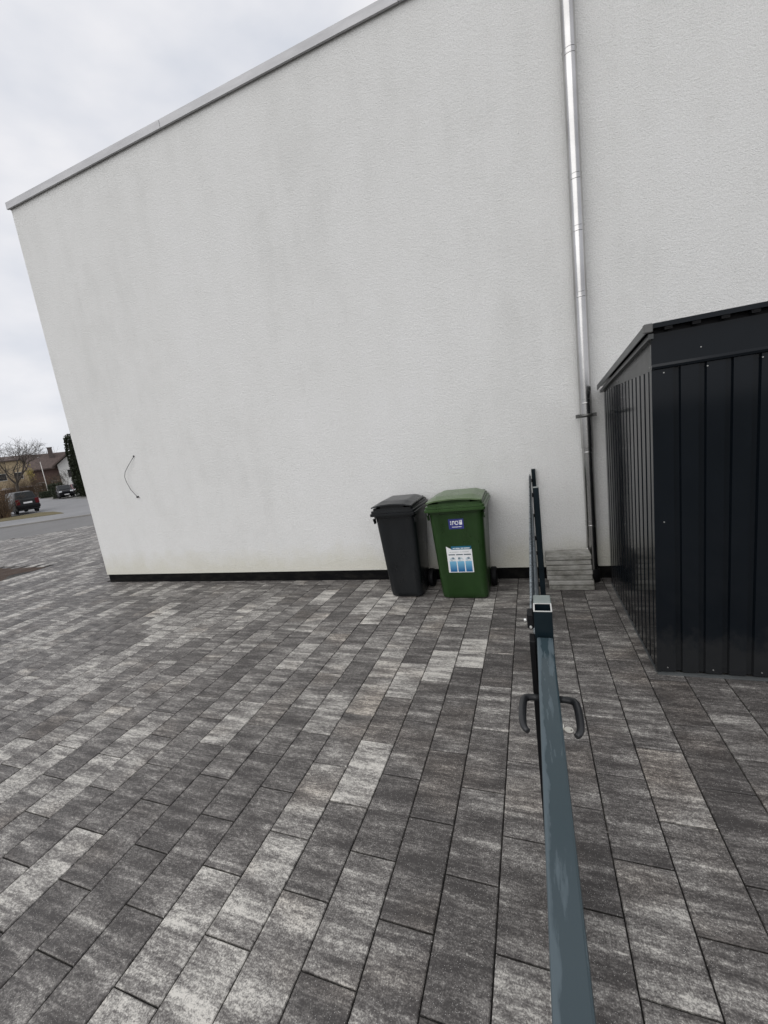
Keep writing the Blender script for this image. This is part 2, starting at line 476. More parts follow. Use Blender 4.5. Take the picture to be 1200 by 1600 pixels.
# road beyond the forecourt, its far kerb and footpath, the side street behind
sheet('road', sp((19.3, -1.6), (18.2, 1.15), (13.5, 12), (22, 14), (24.4, 1.5), (26.7, -2.1), (31, -9), (22, -9)), -0.03, ASPHALT)
kb = MB()
kb.prism(sp((24.4, 1.5), (26.7, -2.1), (31, -9), (31.35, -8.9), (27.0, -2.1), (24.75, 1.6), (22.4, 14), (22, 14)), 'z', -0.06, 0.03)
tag(kb.build('kerb', KERB), kind='structure')
sheet('footpath', sp((24.75, 1.6), (27.0, -2.1), (31.35, -8.9), (36.5, -9), (32.0, -2.4), (29.8, 0.5), (28.3, 1.9), (27, 14), (22.4, 14)), 0.015, ASPHALT2, 0.03)
sheet('side_street', sp((28.3, 1.9), (29.8, 0.5), (34.6, -0.55), (42.0, -4), (60, -5.5), (140, -4.4), (140, -1.6), (78, -0.7), (62, 1.0), (47, 3.2), (44, 9), (30, 12), (27, 14)), -0.035, ASPHALT2)
vg = MB().prism(sp((29.6, 0.45), (32.0, -2.4), (36.5, -9), (40, -9), (35.6, -2.6), (35.2, -0.6), (33.4, 0.0), (31.0, 0.35)), 'z', -0.06, 0.03)
tag(vg.build('verge', TURF), kind='structure')

# ------------------------------------------------------------------ house with rendered wall
house = thing('house', 'large white rendered flat-roofed house wall with zinc coping and black plinth', 'house', (0, 0, 0))
WY = D - 0.014                                   # face of the render stands proud of the plinth
MB().box(-6.525, 7.0, WY, 13.0, 0.127, 5.47).build('wall', RENDER, house)
MB().box(-6.511, 6.98, D, 12.98, -0.06, 0.1265).build('plinth', BITUMEN, house)
xs = [-6.56, -3.70, -0.84, 2.02, 4.88, 7.03]
for a, b in zip(xs, xs[1:]):
    prof = [(WY - 0.036, 5.462), (WY - 0.036, 5.545), (WY + 0.30, 5.558), (WY + 0.30, 5.472), (WY - 0.014, 5.4725), (WY - 0.014, 5.462)]
    MB().prism(prof, 'x', a + 0.003, b - 0.003).build('coping', CAP, house)
for a, b in ((4.67, 7.5), (7.5, 10.4), (10.4, 13.03)):
    MB().box(-6.561, -6.25, a + 0.002, b - 0.002, 5.463, 5.546).build('coping', CAP, house)
MB().box(-6.2, 6.9, WY + 0.32, 12.9, 5.471, 5.50).build('roof', simple('roof_gravel', (0.25, 0.24, 0.23), 0.95), house)

# loose cable end on the wall
cab = thing('cable', 'thin loose black cable stub hanging in an arc on the white wall', 'cable', (-5.44, WY, 1.32))
pts = [(-5.335, 1.905, 0.0), (-5.36, 1.87, 0.02), (-5.43, 1.80, 0.035), (-5.53, 1.70, 0.045), (-5.562, 1.63, 0.045), (-5.555, 1.55, 0.04), (-5.515, 1.44, 0.035), (-5.46, 1.355, 0.025), (-5.437, 1.325, 0.018)]
rel = [(x + 5.44, -o, z - 1.32) for x, z, o in pts]
MB().tube(rel, 0.0034, 6).build('wire', BLACK, cab)
MB().tube([(0.003, -0.002, 0.0), (0.003, -0.03, 0.0)], 0.012, 10).build('wall_plug', BLACK, cab)
MB().tube([(0.105, 0.002, 0.585), (0.105, -0.015, 0.588)], 0.009, 10).build('wall_plug', BLACK, cab)

# ------------------------------------------------------------------ flue pipe
flue = thing('flue_pipe', 'tall stainless steel flue pipe running up the white wall beside the shed', 'pipe', (0.506, 4.285, 0))
FR = 0.0525
jz = [0.12, 0.62, 1.33, 1.78, 2.70, 3.23, 3.63, 4.53, 5.25, 6.3]
for a, b in zip(jz, jz[1:]):
    r = FR if a > 1.2 else 0.048
    prof = [(r, a), (r, b - 0.05), (r + 0.0022, b - 0.047), (r + 0.0022, b - 0.042), (r + 0.0008, b - 0.038), (r + 0.0008, b - 0.008), (r + 0.003, b - 0.006), (r + 0.003, b - 0.001), (r, b)]
    rings = [[(q * math.cos(2 * math.pi * k / 48), q * math.sin(2 * math.pi * k / 48), z) for k in range(48)] for q, z in prof]
    MB().loft(rings, (False, False), True).build('pipe_section', STEEL, flue, fix=True).data.set_sharp_from_angle(angle=math.radians(18))
def ring_clamp(z, h, r, m):
    rr = [(r, z), (r + 0.006, z), (r + 0.006, z + h), (r, z + h)]
    mb = MB().loft([[(q * math.cos(2 * math.pi * k / 32), q * math.sin(2 * math.pi * k / 32), zz) for k in range(32)] for q, zz in rr], (False, False), True)
    mb.box(-r - 0.035, -r - 0.004, -0.012, 0.012, z - 0.002, z + h + 0.002)
    mb.box(r + 0.004, r + 0.035, -0.012, 0.012, z - 0.002, z + h + 0.002)
    mb.box(-0.012, 0.012, r + 0.004, 0.085, z + 0.004, z + h - 0.004)
    return mb.build('clamp', m, flue)
ring_clamp(1.61, 0.03, FR, simple('dull_clamp_steel', (0.12, 0.12, 0.115), 0.4, 0.7))
MB().tube([(0.0, 0, -0.02), (0.0, 0, 0.13)], 0.06, 24).build('ground_socket', BLACK, flue)
MB().tube([(-0.05, -0.055, 0.36), (-0.047, -0.056, 0.15), (-0.03, -0.07, 0.03)], 0.005, 6).build('drain_hose', BRIGHT, flue)

# ------------------------------------------------------------------ stack of loose slabs
ordn = ['topmost', 'second from the top', 'third from the top', 'middle', 'third from the bottom', 'second from the bottom', 'bottom']
for i in range(7):
    zt = 0.357 - i * 0.051
    dx = [0.0, -0.004, 0.001, 0.006, 0.003, 0.015, 0.017][i]
    o = MB().bbox(-0.199, 0.199, -0.098, 0.098, 0.0, 0.0455, 0.006).build('concrete_slab', SLAB)
    o.location = (0.268 + dx, 4.137 - random.uniform(0, 0.016), zt - 0.051)
    o.rotation_euler = (0, 0, random.uniform(-0.012, 0.012))
    tag(o, 'pale concrete slab, %s of the stack beside the flue pipe' % (ordn[i] if i != 3 else 'fourth and middle'), 'slab', 'slabs stacked against the wall')

# ------------------------------------------------------------------ metal tool shed
SX, SY, SB, SH = 0.65, 2.687, 4.225, 1.825
shed = thing('metal_shed', 'anthracite ribbed metal garden shed standing close to the white wall', 'shed', (SX, SY, 0))
SXR = 2.6                                         # width
def rib_profile(p, d=0.017, gap=0.030, s=0.005):
    # one pitch: a broad raised band and a narrow groove
    return [(0, 0), (p - gap - s, 0), (p - gap, d), (p - s, d), (p, 0)]
def rib_panel(p, z0, z1, th=0.0015):
    pr = rib_profile(p)
    v = []; f = []
    for z in (z0, z1):
        for u, d in pr: v.append((u, d, z))
    n = len(pr)
    for k in range(n - 1): f.append((k, k + 1, k + 1 + n, k + n))
    return v, f
pf = 0.1155
v, f = rib_panel(pf, 0.02, SH)
mfront = MB().add(v, f).mesh('wall_panel', SHEET, fix=False)
nfront = int(SXR / pf)
for i in range(nfront):
    o = link('wall_panel', mfront, shed); o.location = (0.018 + i * pf, 0.0, 0)
ps = 0.1
v, f = rib_panel(ps, 0.02, SH)
mside = MB().add([(d, (SB - SY) - u, z) for u, d, z in v], f).mesh('wall_panel', SHEET, fix=False)
ns = int((SB - SY - 0.02) / ps)
for i in range(ns):
    o = link('wall_panel', mside, shed); o.location = (0, -i * ps, 0)
XR = nfront * pf + 0.02
MB().box(-0.002, 0.018, -0.002, (SB - SY) - ns * ps, 0.012, SH).build('corner_post', SHEET, shed)
MB().box(0.03, XR - 0.01, SB - SY - 0.02, SB - SY, 0.012, SH).build('back_wall', SHEET, shed)
MB().box(XR - 0.02, XR, 0.02, SB - SY - 0.022, 0.012, SH).build('end_wall', SHEET, shed)
# base rail
BASE = simple('weathered_base_rail', (0.10, 0.108, 0.11), 0.5, 0.3)
MB().box(0.0, XR, -0.016, 0.012, 0.001, 0.011).box(-0.004, 0.012, 0.014, SB - SY, 0.001, 0.011).build('base_rail', BASE, shed)
# gable triangle on the near side, front fascia, roof
RH = 2.012
MB().prism([(0.004, SH + 0.0005), (SB - SY, SH + 0.0005), (SB - SY, SH + 0.02), (0.004, RH)], 'x', 0.001, 0.010).build('gable_panel', simple('gable_skylit_grey', (0.030, 0.032, 0.032), 0.35), shed)  # sky light on the flat gable put into a lighter grey
fa = MB()
fa.prism([(-0.001, SH + 0.001), (-0.010, SH + 0.004), (-0.014, SH + 0.016), (-0.007, SH + 0.030), (-0.007, RH), (0.012, RH), (0.012, SH + 0.001)], 'x', -0.003, XR)
fa.build('fascia', SHEET, shed)
slope = (SH + 0.022 - RH) / (SB - SY)
rp = 0.122
rv = []; rf = []
prof = []
x = -0.035
while x < XR + 0.03:
    prof += [(x, 0), (x + 0.085, 0), (x + 0.093, -0.020), (x + 0.114, -0.020)]
    x += rp
ya, yb = -0.045, SB - SY + 0.075
for y in (ya, yb):
    for u, d in prof: rv.append((u, y, RH + 0.030 + slope * y + d))
n = len(prof)
for k in range(n - 1): rf.append((k, k + 1, k + 1 + n, k + n))
roof = MB().add(rv, rf).add([(a, b, c - 0.002) for a, b, c in rv], [tuple(reversed(q)) for q in rf]).build('roof_sheet', SHEET, shed, fix=False)
MB().box(-0.036, XR + 0.02, ya - 0.004, ya - 0.001, RH + 0.030 + slope * ya - 0.010, RH + 0.030 + slope * ya + 0.014).build('front_edge', SHEET, shed)
MB().box(0.002, XR - 0.005, 0.0, 0.010, RH + 0.001, RH + 0.0265).build('eaves_filler', BLACK, shed)
for i in range(int((XR + 0.06) / rp)):
    MB().box(-0.035 + i * rp + 0.086, -0.035 + i * rp + 0.121, ya + 0.001, ya + 0.02, RH + 0.030 + slope * ya - 0.027, RH + 0.030 + slope * ya - 0.002).build('rib_end', BLACK, shed)
def zr(y): return RH + 0.030 + slope * y
TRIM = simple('roof_trim_grey', (0.045, 0.048, 0.048), 0.35)
MB().prism([(ya - 0.006, zr(ya) - 0.034), (yb, zr(yb) - 0.030), (yb, zr(yb) + 0.012), (ya - 0.006, zr(ya) + 0.012)], 'x', -0.043, -0.037).prism([(ya - 0.006, zr(ya) + 0.006), (yb, zr(yb) + 0.006), (yb, zr(yb) + 0.012), (ya - 0.006, zr(ya) + 0.012)], 'x', -0.0365, -0.01).build('edge_trim', TRIM, shed)
MB().prism([(ya, zr(ya) - 0.062), (yb - 0.02, zr(yb) - 0.058), (yb - 0.02, zr(yb) - 0.036), (ya, zr(ya) - 0.036)], 'x', -0.024, 0.0).build('edge_trim', TRIM, shed)
MB().bbox(-0.046, -0.004, ya - 0.012, ya + 0.02, zr(ya) - 0.030, zr(ya) + 0.016, 0.004).build('corner_cap', simple('corner_cap_grey', (0.10, 0.10, 0.098), 0.5), shed)
SCREW = simple('dull_screw_zinc', (0.34, 0.34, 0.33), 0.45, 0.6)
def screw(x, y, z, ax):
    mb = MB()
    d = (0, -0.004, 0) if ax == 'y' else (-0.004, 0, 0)
    mb.tube([(0, 0, 0), d], 0.0036, 8)
    o = mb.build('screw', SCREW, shed); o.location = (x, y, z)
for x in (0.055, 0.055 + 2 * pf, 0.055 + 4 * pf, 0.055 + 6 * pf): screw(x, 0.0, 0.045, 'y')
for x in (0.055, 0.055 + 1.7 * pf, 0.055 + 3.7 * pf): screw(x, 0.0, SH - 0.02, 'y')
screw(0.047, 0, 0.97, 'y'); screw(0.22, -0.007, 1.905, 'y')
screw(0.001, 0.035, RH - 0.04, 'x'); screw(0.001, 0.035, SH + 0.02, 'x'); screw(0.001, 0.9, SH + 0.018, 'x')

# ------------------------------------------------------------------ wheelie bins
def rrect(x0, x1, y0, y1, z, r, dent=0.0, dw=0.0, n=5):
    """rounded rectangle ring; the front (low y) may carry a shallow recessed field"""
    p = []
    cs = [(x1 - r, y0 + r, -90), (x1 - r, y1 - r, 0), (x0 + r, y1 - r, 90), (x0 + r, y0 + r, 180)]
    for cx, cy, a0 in cs:
        for k in range(n + 1):
            a = math.radians(a0 + 90 * k / n)
            p.append((cx + r * math.cos(a), cy + r * math.sin(a), z))
    xm = (x0 + x1) / 2
    for u, d in ((-dw, 0), (-dw + 0.012, dent), (dw - 0.012, dent), (dw, 0)):
        p.append((xm + u, y0 + d, z))
    return p
def make_bin(name, label, loc, rz, m, ml, w, dp, h, wb, lid_w, tread):
    """local frame: x across, front towards -y, y = 0 at the front edge of the foot"""
    b = thing(name, label, 'bin', loc, rz, None)
    hw, hb = w / 2, wb / 2
    lean, back = 0.085, 0.11                      # body widens forwards and backwards as it rises
    def sec(z, grow=0.0, dent=0.006, dwk=0.66):
        t = z / h
        a = hb + (hw - hb) * t
        return rrect(-a - grow, a + grow, -lean * t - grow, dp - back + (back) * t + grow, z, 0.055 + grow * 0.5, dent, (a) * dwk)
    rings = [sec(0.004, -0.02, 0.0), sec(0.02, -0.003), sec(0.06), sec(0.3), sec(0.6), sec(h - 0.10), sec(h - 0.055, 0, 0.001)]
    MB().loft(rings, (True, True)).build('body', m, b, auto=True)
    # collar under the lid
    rings = [sec(h - 0.075, 0.004, 0, 0.8), sec(h - 0.070, 0.014, 0, 0.8), sec(h - 0.030, 0.016, 0, 0.8), sec(h - 0.028, 0.0, 0, 0.8)]
    MB().loft(rings, (False, False)).build('rim', m, b, auto=True)
    for sx in (-1, 1):                            # lifting lugs below the rim
        MB().prism([(-lean - 0.012, h - 0.075), (-lean + 0.05, h - 0.075), (-lean + 0.05, h - 0.13), (-lean + 0.015, h - 0.13)], 'x', sx * (hw - 0.002), sx * (hw + 0.010)).build('lifting_lug', m, b)
    # lid: three stepped skirts, then a domed plate with a lip in front
    lid = link('lid', None, b)
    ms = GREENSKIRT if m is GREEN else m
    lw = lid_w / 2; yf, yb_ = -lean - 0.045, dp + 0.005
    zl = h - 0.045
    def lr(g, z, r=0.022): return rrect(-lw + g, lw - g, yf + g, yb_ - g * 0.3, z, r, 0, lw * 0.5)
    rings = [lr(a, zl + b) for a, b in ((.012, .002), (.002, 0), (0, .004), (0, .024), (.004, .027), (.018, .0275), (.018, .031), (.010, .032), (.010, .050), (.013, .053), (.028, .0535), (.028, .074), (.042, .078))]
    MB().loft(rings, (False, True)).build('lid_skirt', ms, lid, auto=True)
    v = []; f = []; nx, ny = 24, 18
    zp = zl + 0.097
    def dome(u, q):
        e = max(0.0, min(1.0, (1 - abs(u)) / 0.36))                    # sloping shoulders left and right of a flat field
        g_ = min(1.0, 0.42 + q / 0.22 * 0.58)                          # rises behind the front lip
        zz = zp + 0.004 + 0.034 * e * g_
        zz += 0.006 * math.cos(u * math.pi) * max(0.0, 1 - q / 0.22)   # waved front lip
        zz -= 0.022 * max(0, q - 0.82) / 0.18
        return zz
    pw = lw - 0.025
    for side in (0, 1):
        for j in range(ny + 1):
            q = j / ny
            for i in range(nx + 1):
                u = -1 + 2 * i / nx
                yy = yf - 0.006 + 0.012 * (abs(u) ** 6) + (yb_ - 0.03 - yf) * q
                zz = dome(u, q) - (0.012 if side else 0)
                v.append((u * pw * (1 - 0.06 * q), yy, zz))
    N = (nx + 1) * (ny + 1)
    for j in range(ny):
        for i in range(nx):
            a = j * (nx + 1) + i
            f.append((a, a + 1, a + nx + 2, a + nx + 1)); f.append((a + N, a + nx + 1 + N, a + nx + 2 + N, a + 1 + N))
    for i in range(nx):
        f.append((i, i + N, i + 1 + N, i + 1)); a = ny * (nx + 1) + i; f.append((a, a + 1, a + 1 + N, a + N))
    for j in range(ny):
        a = j * (nx + 1); f.append((a, a + nx + 1, a + nx + 1 + N, a + N)); a += nx; f.append((a, a + N, a + nx + 1 + N, a + nx + 1))
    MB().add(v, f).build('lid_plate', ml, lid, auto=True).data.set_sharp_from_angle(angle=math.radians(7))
    # block that carries the plate between the two finger recesses, and side walls set back under it
    def under(u): return dome(u, 0.1) - 0.011
    MB().prism([(yf + 0.03, zl + 0.070), (yf + 0.026, zp + 0.006), (yb_ - 0.06, zp + 0.012), (yb_ - 0.05, zl + 0.070)], 'x', -lw * 0.52, lw * 0.52).build('lid_core', m, lid)
    MB().prism([(yf + 0.10, zl + 0.070), (yf + 0.10, zp + 0.004), (yb_ - 0.06, zp + 0.004), (yb_ - 0.05, zl + 0.070)], 'x', -lw + 0.045, lw - 0.045).build('lid_core', m, lid)
    # handle bar behind with two brackets, wheels and axle
    MB().tube([(-hw + 0.02, dp + 0.035, h + 0.005), (hw - 0.02, dp + 0.035, h + 0.005)], 0.013, 10).build('handle', m, b)
    for sx in (-1, 1):
        MB().bbox(sx * (hw - 0.06) - 0.02, sx * (hw - 0.06) + 0.02, dp - 0.02, dp + 0.05, h - 0.03, h + 0.03, 0.006).build('handle_bracket', m, b)
        wh = MB()
        yw = dp - back - 0.015
        xw = sx * (hb + 0.035)
        prof = [(0.02, -0.02), (0.07, -0.02), (0.075, -0.026), (0.095, -0.026), (0.1, -0.018), (0.1, 0.018), (0.095, 0.026), (0.075, 0.026), (0.07, 0.02), (0.02, 0.02)]
        wh.loft([[(xw + o, yw + r * math.cos(2 * math.pi * k / 24), 0.1 + r * math.sin(2 * math.pi * k / 24)) for k in range(24)] for r, o in prof], (True, True), False)
        wh.build('wheel', BLACK, b, auto=True)
    MB().tube([(-hb - 0.03, yw, 0.1), (hb + 0.03, yw, 0.1)], 0.011, 8).build('axle', BLACK, b)
    return b, lean
gx, gy = -0.703, 3.805
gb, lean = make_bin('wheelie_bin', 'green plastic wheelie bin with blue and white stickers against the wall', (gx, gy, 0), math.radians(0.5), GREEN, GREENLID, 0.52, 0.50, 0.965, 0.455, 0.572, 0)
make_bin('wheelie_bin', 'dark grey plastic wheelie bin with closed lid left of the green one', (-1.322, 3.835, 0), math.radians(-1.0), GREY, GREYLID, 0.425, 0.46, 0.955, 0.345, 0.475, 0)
# stickers on the front of the green bin: real thin labels that follow the lean of the face
GH = 0.965
def face(x, z, o): return (x, -lean * z / GH + 0.006 - o, z)
def patch(name, x0, x1, z0, z1, o, m, parent, cut=0.0):
    pts = [face(x0, z0, o), face(x1, z0, o), face(x1, z1, o)] + ([face(x0 + cut * 0.9, z1, o), face(x0, z1 + cut * 0.55, o)] if cut else [face(x0, z1, o)])
    bk = [(a, b + 0.0006, c) for a, b, c in pts]
    n = len(pts)
    return MB().add(pts + bk, [tuple(range(n)), tuple(reversed(range(n, 2 * n)))] + [(k, k + n, (k + 1) % n + n, (k + 1) % n) for k in range(n)]).build(name, m, parent)
BLUEP = simple('sticker_blue', (0.03, 0.035, 0.19), 0.4); WHITEP = simple('sticker_white', (0.78, 0.79, 0.80), 0.4, var=0.04)
TEAL = simple('sticker_teal', (0.008, 0.12, 0.22), 0.4); INK = simple('sticker_ink', (0.10, 0.13, 0.15), 0.5); GREYP = simple('sticker_grey', (0.42, 0.44, 0.45), 0.5)
s1 = patch('logo_sticker', -0.075, 0.068, 0.735, 0.835, 0.0010, BLUEP, gb)
# white lettering, too small to read: upright strokes and bars in the rhythm of the original
for a, b, c, d in ((-0.058, -0.050, 0.800, 0.816), (-0.058, -0.048, 0.779, 0.792), (-0.040, -0.034, 0.776, 0.815), (-0.034, -0.016, 0.806, 0.815), (-0.022, -0.016, 0.785, 0.806), (-0.010, -0.005, 0.776, 0.815), (-0.005, 0.018, 0.808, 0.815), (-0.005, 0.014, 0.776, 0.783), (0.013, 0.019, 0.785, 0.808), (0.028, 0.034, 0.776, 0.822), (0.034, 0.042, 0.776, 0.800), (0.042, 0.054, 0.776, 0.822)):
    patch('lettering', a, b, c, d, 0.0018, WHITEP, s1)
patch('lettering', -0.044, 0.012, 0.752, 0.758, 0.0018, WHITEP, s1); patch('lettering', 0.016, 0.046, 0.753, 0.759, 0.0018, WHITEP, s1)
s2 = patch('info_sticker', -0.128, 0.116, 0.287, 0.530, 0.0010, WHITEP, gb, 0.055)
patch('header_band', -0.080, 0.113, 0.526, 0.560, 0.0020, TEAL, s2)
for a, b in ((-0.064, -0.050), (-0.047, -0.040), (-0.036, 0.004), (0.012, 0.038), (0.042, 0.100)): patch('lettering', a, b, 0.535, 0.543, 0.0028, WHITEP, s2)
for a, b in ((-0.100, -0.082), (-0.076, -0.010), (-0.002, 0.012), (0.016, 0.085)): patch('lettering', a, b, 0.498, 0.504, 0.0020, GREYP, s2)
for a, b in ((-0.112, -0.050), (-0.040, 0.026), (0.036, 0.104)): patch('lettering', a, b, 0.468, 0.479, 0.0020, INK, s2)
GRAD = m_gradient('sticker_print_blue', 0.30, 0.42, (0.004, 0.10, 0.28), (0.22, 0.52, 0.72))
PICT = simple('sticker_pictogram', (0.16, 0.22, 0.27), 0.5); PALE = simple('sticker_pictogram_pale', (0.5, 0.58, 0.62), 0.5)
for i, (a, b) in enumerate(((-0.110, -0.044), (-0.034, 0.032), (0.042, 0.104))):
    patch('print_panel', a, b, 0.294, 0.405, 0.0020, GRAD, s2)
    mid = (a + b) / 2
    def disc(x, z, rx, rz_, o, m):
        MB().add([face(x + rx * math.cos(k * 0.5236), z + rz_ * math.sin(k * 0.5236), o) for k in range(12)], [tuple(range(12))]).build('pictogram', m, s2, fix=False)
    disc(mid, 0.425, 0.026, 0.022, 0.0024, PALE); disc(mid + (0.006, -0.012, 0.004)[i], 0.436, 0.012, 0.011, 0.0029, PICT); disc(mid + 0.010, 0.418, 0.012, 0.006, 0.0033, WHITEP)

# ------------------------------------------------------------------ fence, gate
def hollow_post(mb, x0, x1, y0, y1, z0, z1, t=0.003):
    o = [(x0, y0), (x1, y0), (x1, y1), (x0, y1)]; i = [(x0 + t, y0 + t), (x1 - t, y0 + t), (x1 - t, y1 - t), (x0 + t, y1 - t)]
    v = [(a, b, z0) for a, b in o] + [(a, b, z1) for a, b in o] + [(a, b, z1) for a, b in i] + [(a, b, z1 - 0.5) for a, b in i]
    f = []
    for k in range(4):
        n = (k + 1) % 4
        f += [(k, n, n + 4, k + 4), (k + 4, n + 4, n + 8, k + 8), (k + 8, n + 8, n + 12, k + 12)]
    f.append((12, 13, 14, 15))
    return mb.add(v, f)
PZ = 1.12
gp = thing('gate_post', 'anthracite gate post with open hollow top beside the lock of the gate', 'gate post', (0.002, 1.163, 0))
hollow_post(MB(), -0.024, 0.0245, -0.0275, 0.0275, -0.05, PZ).build('tube', PAINT, gp)
rim = MB()
for a in ((-0.0245, 0.025, -0.028, -0.0243), (-0.0245, 0.025, 0.0243, 0.028), (-0.0245, -0.0208, -0.0243, 0.0243), (0.0213, 0.025, -0.0243, 0.0243)): rim.box(*a, PZ - 0.0008, PZ + 0.0008)
rim.build('cut_rim', CUT, gp)
MB().bbox(-0.040, -0.0245, -0.060, -0.012, 0.10, 1.045, 0.002).build('stop_strip', BLACK, gp)
MB().bbox(-0.043, -0.0247, -0.030, 0.012, 1.066, 1.112, 0.004).build('bracket', BLACK, gp)
MB().tube([(-0.0435, -0.020, 1.090), (-0.052, -0.020, 1.090)], 0.005, 8).build('bolt', BRIGHT, gp)
MB().tube([(-0.034, -0.0305, 1.075), (-0.034, -0.036, 1.075)], 0.0035, 8).build('bolt', BRIGHT, gp)

fence = thing('mesh_fence', 'anthracite double rod mesh fence running from the gate post to the white wall', 'fence', (0, 1.2, 0))
FY = 1.2
MB().bbox(-0.021, 0.0255, 1.1925 - FY, 1.243 - FY, -0.05, PZ - 0.002, 0.002).build('post', PAINT, fence)
MB().bbox(-0.022, 0.0265, 1.1915 - FY, 1.244 - FY, PZ - 0.0015, PZ + 0.004, 0.002).build('post_cap', simple('post_cap_grey', (0.16, 0.19, 0.18), 0.3), fence)
MB().bbox(0.000, 0.041, 3.41 - FY, 3.455 - FY, -0.05, PZ - 0.002, 0.002).build('post', PAINT, fence)
MB().bbox(-0.001, 0.042, 3.409 - FY, 3.456 - FY, PZ - 0.0015, PZ + 0.003, 0.001).build('post_cap', simple('far_cap_grey', (0.20, 0.22, 0.21), 0.3), fence)
MB().bbox(-0.006, 0.031, 4.318 - FY, WY - 0.002 - FY, 0.13, 1.170, 0.002).build('post', PAINT, fence)
rod_l = MB().tube([(0, 0, 0), (0, 3.135, 0)], 0.004, 8).mesh('rod', RODSHEEN)
rod_r = MB().tube([(0, 0, 0), (0, 3.068, 0)], 0.0035, 8).mesh('rod', simple('painted_rod', (0.05, 0.06, 0.065), 0.3, var=0.5, scale=60))
for i in range(6):
    z = 1.105 - i * 0.2
    a = link('rod', rod_l, fence); a.location = (-0.029, 1.182 - FY, z)
    a = link('rod', rod_r, fence); a.location = (-0.015, 1.249 - FY, z)
vr = MB().tube([(0, 0, 0.06), (0, 0, 1.125)], 0.003, 6).mesh('wire', PAINT)
for i in range(62):
    o = link('wire', vr, fence); o.location = (-0.022, 1.255 - FY + i * 0.05, 0)
for y in (3.43, 4.3):
    for z in (0.3, 0.7, 1.06):
        MB().bbox(-0.036, 0.001, y - 0.02 - FY, y + 0.02 - FY, z - 0.015, z + 0.015, 0.003).build('clip', BLACK, fence)

gate = thing('garden_gate', 'anthracite metal garden gate with wet top rail seen from above', 'gate', (0.003, 0.56, 0))
GY0, GY1 = -0.56, 0.561                         # local ends
MB().bbox(-0.021, 0.021, GY0, GY1, 1.010, 1.050, 0.004, 2).build('top_rail', RAIL, gate)
MB().bbox(-0.020, 0.020, GY1 - 0.042, GY1 - 0.001, 0.08, 1.0095, 0.003).build('stile', PAINT, gate)
MB().bbox(-0.020, 0.020, GY0 + 0.001, GY0 + 0.042, 0.08, 1.0095, 0.003).build('stile', PAINT, gate)
MB().bbox(-0.020, 0.020, GY0 + 0.0425, GY1 - 0.0425, 0.08, 0.12, 0.003).build('bottom_rail', PAINT, gate)
bar = MB().tube([(0, 0, 0.1205), (0, 0, 1.0095)], 0.003, 6).mesh('bar', PAINT)
for i in range(20):
    o = link('bar', bar, gate); o.location = (0, GY0 + 0.07 + i * 0.05, 0)
MB().bbox(-0.0195, 0.0195, GY1 - 0.105, GY1 - 0.0425, 0.76, 0.95, 0.003).build('lock_case', PAINT, gate)
def lever(sx):
    y = 1.062 - 0.56; z = 0.900
    path = [(sx * 0.019, y, z), (sx * 0.036, y, z), (sx * 0.052, y - 0.001, z), (sx * 0.062, y - 0.006, z), (sx * 0.066, y - 0.017, z), (sx * 0.068, y - 0.045, z + 0.001), (sx * 0.068, y - 0.085, z + 0.001), (sx * 0.066, y - 0.112, z), (sx * 0.061, y - 0.126, z - 0.001), (sx * 0.054, y - 0.133, z - 0.002)]
    rad = [0.009, 0.0088, 0.0092, 0.0098, 0.0102, 0.0100, 0.0096, 0.0088, 0.0078, 0.0066]
    o = MB().tube(path, rad, 12).build('lever_handle', HANDLE, gate)
    MB().bbox(sx * 0.022 - 0.003, sx * 0.022 + 0.003, y - 0.02, y + 0.02, z - 0.12, z + 0.03, 0.002).build('handle_plate', HANDLE, o)
lever(-1); lever(1)
ky = 1.068 - 0.56
MB().tube([(0.0255, ky, 0.812), (0.033, ky, 0.812)], 0.008, 12).build('lock_cylinder', KEYM, gate)
key = tag(link('key', None), 'oval metal key sticking in the lock below the right handle', 'key')
key.location = (0.033, 1.066, 0.808)
kb = MB()                                          # bow with a hole, turned a little towards the sky
n = 20
ol = [(0.015 + 0.0115 * math.cos(2 * math.pi * k / n), 0.0085 * math.sin(2 * math.pi * k / n)) for k in range(n)]
il = [(0.0215 + 0.0028 * math.cos(2 * math.pi * k / n), 0.0028 * math.sin(2 * math.pi * k / n)) for k in range(n)]
v = [(a, b, 0.001) for a, b in ol] + [(a, b, 0.001) for a, b in il] + [(a, b, -0.001) for a, b in ol] + [(a, b, -0.001) for a, b in il]
f = []
for k in range(n):
    q = (k + 1) % n
    f += [(k, q, q + n, k + n), (k + 2 * n, k + 3 * n, q + 3 * n, q + 2 * n), (k, k + 2 * n, q + 2 * n, q), (k + n, q + n, q + 3 * n, k + 3 * n)]
o = kb.add(v, f).build('key_bow', KEYM, key)
MB().box(-0.002, 0.005, -0.0012, 0.0012, -0.0035, 0.0035).build('key_blade', KEYM, key)
key.rotation_euler = (math.radians(22), 0, math.radians(-8))
hp = MB().bbox(-0.025, 0.030, -0.09, -0.035, -0.05, PZ, 0.002).build('hinge_post', PAINT)
tag(hp, 'anthracite hinge post at the near end of the gate', 'gate post')

